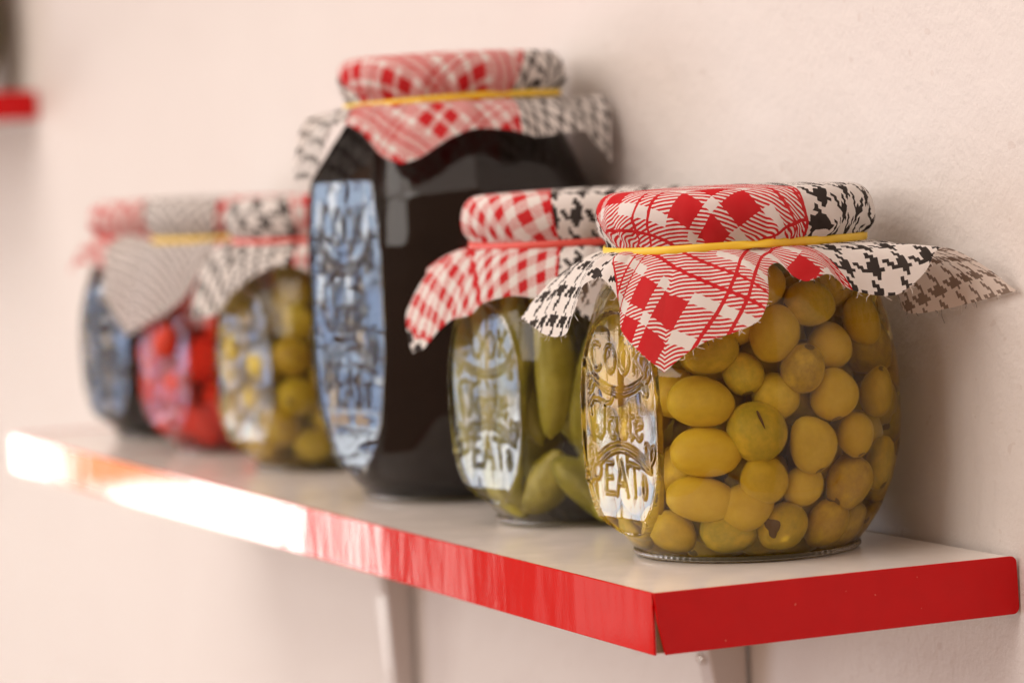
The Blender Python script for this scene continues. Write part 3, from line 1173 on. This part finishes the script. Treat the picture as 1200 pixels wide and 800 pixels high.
OLIVE_LABELS = {
    11: 'green olive with a short black slit, in the middle of the nearest jar',
    21: 'green olive with a torn brown hollow in its side, bottom row of the nearest jar',
    9: 'broad olive with small brown spots, uppermost of the three wide ones by the embossed panel',
    14: 'broad golden olive, middle one of the three wide ones by the embossed panel',
    19: 'broad pale green olive, lowest of the three wide ones by the embossed panel',
    8: 'pale olive with a curved crease low down, against the right side of the nearest jar',
    2: 'dusky olive just under the red and black hem join of the nearest jar',
    3: 'brownish olive below the black and white hem, by the right shoulder of the nearest jar',
    0: 'smooth olive directly beside the hanging tip of the tartan cloth',
    1: 'tall oval olive just below the gap between the two cloth folds of the nearest jar',
    20: 'squat olive left of the torn one, bottom row of the nearest jar',
    22: 'round olive right of the torn one, bottom row of the nearest jar',
    23: 'olive in the bottom row directly under the foot of the embossed panel',
    16: 'large tilted olive with fine scratches, lower right of the nearest jar',
    15: 'golden olive against the glass at the lower right side of the nearest jar',
}
J1 = Vector((-.0766, .0707, .0006))
cd1 = radians(-26.8)
seeds = []
for p, r, z, a, b in SEEDS:
    az = cd1 + radians(p)
    seeds.append((r * cos(az), r * sin(az), z, (min(a, 9.5) + b) / 2 * .97))
P, R = pack(98, SMALL, 4.2, 97, (6.9, 8.7), seeds, rs=np.random.default_rng(5))
for i in range(len(P)):
    h = math.hypot(P[i][0], P[i][1])
    az = atan2(P[i][1], P[i][0])
    ph = (az - cd1 + pi) % (2 * pi) - pi
    if i >= len(SEEDS) and abs(ph) > 2.2 and h > 20:
        pass
    o = inst('olive', OL[i % 5])
    o.location = J1 + Vector(P[i]) / 1000
    if i < len(SEEDS):
        _, _, _, a, b = SEEDS[i]
        tilt = radians(TILT.get(i, rng.uniform(-15, 15)))
        # long axis tangential or upright as it lies; the mesh's z axis is the stem axis
        m = Matrix.Rotation(az, 4, 'Z')                       # local x = outward, y = tangential
        if a > b:
            m = m @ Matrix.Rotation(tilt, 4, 'X') @ Matrix.Rotation(pi / 2, 4, 'X')
            sc = (min(a, b) * .96, b, a)
        else:
            m = m @ Matrix.Rotation(tilt, 4, 'X') @ Matrix.Rotation(rng.choice([0.5, -0.5, pi - .4]), 4, 'Y')
            sc = (a, a, b)
        sc = tuple(s / 1000 for s in sc)
        o.rotation_euler = m.to_euler()
        o.scale = sc
        lab = OLIVE_LABELS.get(i) or place_label('plump green olive', P[i], cd1, 'nearest jar')
    else:
        o.rotation_euler = (rng.uniform(0, 6), rng.uniform(0, 6), rng.uniform(0, 6))
        r = R[i] / 1000
        o.scale = (r * .96, r * .94, r * 1.08)
        lab = place_label(('small' if R[i] < 7.4 else 'large' if R[i] > 8.2 else 'medium') + ' green olive', P[i], cd1, 'nearest jar')
    tag(o, lab, 'olive', 'green olives in the nearest jar')
    if i in (11, 21):
        # slit or torn hollow, set into the outward side
        s = o.scale
        m = Matrix.Rotation(az, 4, 'Z')
        V, F = [], []
        if i == 11:
            L, Wd, off, rt = .0030, .00042, Vector((.0, .0010, .0045)), .35
        else:
            L, Wd, off, rt = .0034, .0019, Vector((.0, -.0046, -.0002)), .25
        nn = 24
        cen = Vector((0, off.y, off.z))
        for ring_f, push in ((1.0, 0.0), (.5, .00030), (.02, .00035)):
            for k in range(nn):
                t = 2 * pi * k / nn
                jag = 1 + (.22 * sin(3 * t + 1) + .05 * sin(7 * t) if i == 21 else .1 * sin(3 * t))
                yy = Wd * cos(t) * ring_f * jag
                z2 = L * sin(t) * ring_f * jag
                yb = cen.y + yy * cos(rt) - z2 * sin(rt)
                zb2 = cen.z + yy * sin(rt) + z2 * cos(rt)
                A, Bz = s[0] * 1.0, s[2] * 1.0
                q = max(.02, 1 - (yb / (s[1] * 1.05)) ** 2 - (zb2 / (s[2] * 1.05)) ** 2)
                V.append((s[0] * 1.04 * sqrt(q) + .0002 - push, yb, zb2))
        for lv in range(2):
            for k in range(nn):
                F.append((lv * nn + k, lv * nn + (k + 1) % nn, (lv + 1) * nn + (k + 1) % nn, (lv + 1) * nn + k))
        c = link_mesh('slit' if i == 11 else 'torn_hollow', V, F, M_SLIT, o)
        c.matrix_parent_inverse = Matrix.Identity(4)
        W = Matrix.Translation(o.location) @ m
        o_w = Matrix.LocRotScale(o.location, o.rotation_euler, o.scale)
        c.matrix_local = o_w.inverted() @ W

# yellow olives of the smaller jar further back
P, R = pack(92, SMALL, 4.2, 96, (8.0, 9.6), rs=np.random.default_rng(8))
for i in range(len(P)):
    o = inst('olive', OL2[i % 3])
    o.location = Vector((-.4769, .0738, .0006)) + Vector(P[i]) / 1000
    o.rotation_euler = (rng.uniform(0, 6), rng.uniform(0, 6), rng.uniform(0, 6))
    r = R[i] / 1000
    o.scale = (r * .97, r * .95, r * 1.05)
    tag(o, place_label(('small ' if R[i] < 8.6 else 'big ' if R[i] > 9.1 else '') + 'yellow-green olive', P[i], radians(-19.7), 'jar after the tallest').replace('mid-front', 'front'), 'olive', 'yellow olives in the jar behind the tall one')

# red pepper pieces
P, R = pack(80, SMALL, 4.2, 96, (8.0, 11.0), rs=np.random.default_rng(9))
for i in range(len(P)):
    o = inst('pepper_piece', PEP[i % 4])
    o.location = Vector((-.5988, .0738, .0006)) + Vector(P[i]) / 1000
    o.rotation_euler = (rng.uniform(0, 6), rng.uniform(0, 6), rng.uniform(0, 6))
    r = R[i] / 1000
    o.scale = (r * 1.15, r * 1.0, r * .8)
    tag(o, place_label(('small ' if R[i] < 9 else 'big ' if R[i] > 10 else '') + 'red pepper piece', P[i], radians(-18.1), 'red jar'), 'pepper', 'red pepper pieces in the red jar')


# gherkins
def gherkin_mesh(seed, L, r):
    rs = np.random.default_rng(seed)
    bend = rs.uniform(.002, .006)
    ba = rs.uniform(0, 6.28)
    V, F = [], []
    rings, segs = 26, 24
    for i in range(rings + 1):
        t = i / rings
        e = 1 - (2 * t - 1) ** 2
        rad = r * (e ** .38) * (.82 + .18 * sin(pi * t) + .06 * sin(7 * t + seed)) if 0 < t < 1 else r * .02
        cx, cyy = bend * e * cos(ba), bend * e * sin(ba)
        for j in range(segs):
            a = 2 * pi * j / segs
            bump = 1 + .035 * sin(5 * a + seed) + .03 * sin(9 * a + 12 * t)
            V.append((cx + rad * bump * cos(a), cyy + rad * bump * sin(a), (t - .5) * L))
    for i in range(rings):
        for j in range(segs):
            F.append((i * segs + j, i * segs + (j + 1) % segs, (i + 1) * segs + (j + 1) % segs, (i + 1) * segs + j))
    me = bpy.data.meshes.new('gherkin')
    me.from_pydata(V, [], F)
    me.materials.append(M_GHERKIN)
    me.polygons.foreach_set('use_smooth', [True] * len(F))
    return me


cd2 = radians(-24.3)
G = [  # phi, rho, z, length, radius, tilt tangential, tilt outward
    (-24, 40, 60, 56, 7.6, 4, 0), (2, 40, 52, 50, 7.4, -14, 0), (-46, 39, 56, 62, 7.6, -6, 0), (-8, 35, 14, 30, 7.6, 38, -10), (-32, 35, 17, 28, 7.4, -32, -10), (14, 35, 18, 34, 8, 50, 0),
    (26, 40, 74, 42, 7.6, 8, 0), (24, 40, 34, 44, 7.6, 12, 0), (48, 40, 56, 66, 8, -6, 0), (-68, 39, 56, 66, 7.8, 5, 0), (-90, 39, 50, 70, 8, 0, 0), (70, 39, 50, 70, 8, 3, 0),
    (-56, 34, 16, 30, 7.6, 30, -10), (-13, 27, 58, 60, 8, 6, 0), (16, 26, 62, 60, 8, -6, 0), (-44, 26, 60, 60, 8, 6, 0),
    (94, 38, 50, 70, 8, 3, 0), (120, 37, 50, 70, 8.5, 0, 0), (155, 37, 50, 70, 8.5, 0, 0), (-142, 37, 50, 70, 8.5, 0, 0), (-114, 37, 50, 70, 8.5, 0, 0), (50, 18, 50, 80, 9, 4, 0), (170, 14, 50, 80, 9, -4, 0), (-90, 18, 50, 80, 9, 0, 0)]
for k, (p, rho, z, L, r, t1, t2) in enumerate(G):
    o = inst('gherkin', gherkin_mesh(k, L / 1000, r * .9 / 1000))
    az = cd2 + radians(p)
    o.location = (-.2022 + rho * cos(az) / 1000, .0745 + rho * sin(az) / 1000, .0006 + z / 1000)
    o.rotation_euler = (Matrix.Rotation(az, 4, 'Z') @ Matrix.Rotation(radians(t1), 4, 'X') @ Matrix.Rotation(radians(t2), 4, 'Y')).to_euler()
    if k == 0:
        lab = 'long upright green gherkin right beside the embossed panel of the second jar'
    elif k == 1:
        lab = 'leaning gherkin partly hidden by the nearest jar, inside the second jar'
    else:
        lab = place_label('short slanting gherkin' if L < 36 else 'green gherkin', (rho * cos(az), rho * sin(az), z), cd2, 'second jar')
    tag(o, lab, 'gherkin', 'gherkins in the second jar')


def core(name, spec, loc, mat, label, cat, ztop, gap=.8, z0=7):
    zz = [z for z in spec['zz'] if z0 <= z <= ztop][::6]
    V, F = [], []
    n = 72
    for z in zz:
        r = np.interp(z, spec['zz'], spec['rr'])
        for k in range(n):
            a = 2 * pi * k / n
            # stay behind the flattened panel
            q = (r * .885 - gap) if spec is not None else r
            q += .5 * sin(5 * a + z * .11) * sin(z * .13)
            V.append((q * cos(a) / 1000, q * sin(a) / 1000, z / 1000))
    for i in range(len(zz) - 1):
        for k in range(n):
            F.append((i * n + k, i * n + (k + 1) % n, (i + 1) * n + (k + 1) % n, (i + 1) * n + k))
    F.append(tuple(range(n))[::-1])
    F.append(tuple((len(zz) - 1) * n + k for k in range(n)))
    o = link_mesh(name, V, F, mat)
    o.location = loc
    tag(o, label, cat)
    return o


core('dark_preserve', TALL, (-.320, .072, .0006), M_DARK, 'near-black preserve filling the tallest jar', 'preserve', 150)
core('dark_preserve', SMALL, (-.7015, .0745, .0006), M_DARK, 'dark preserve filling the farthest jar on the long shelf', 'preserve', 95)
core('green_preserve', SMALL, (-1.235, .070, .1890), M_UPPER, 'brown-green preserve filling the jar on the upper shelf', 'preserve', 95)
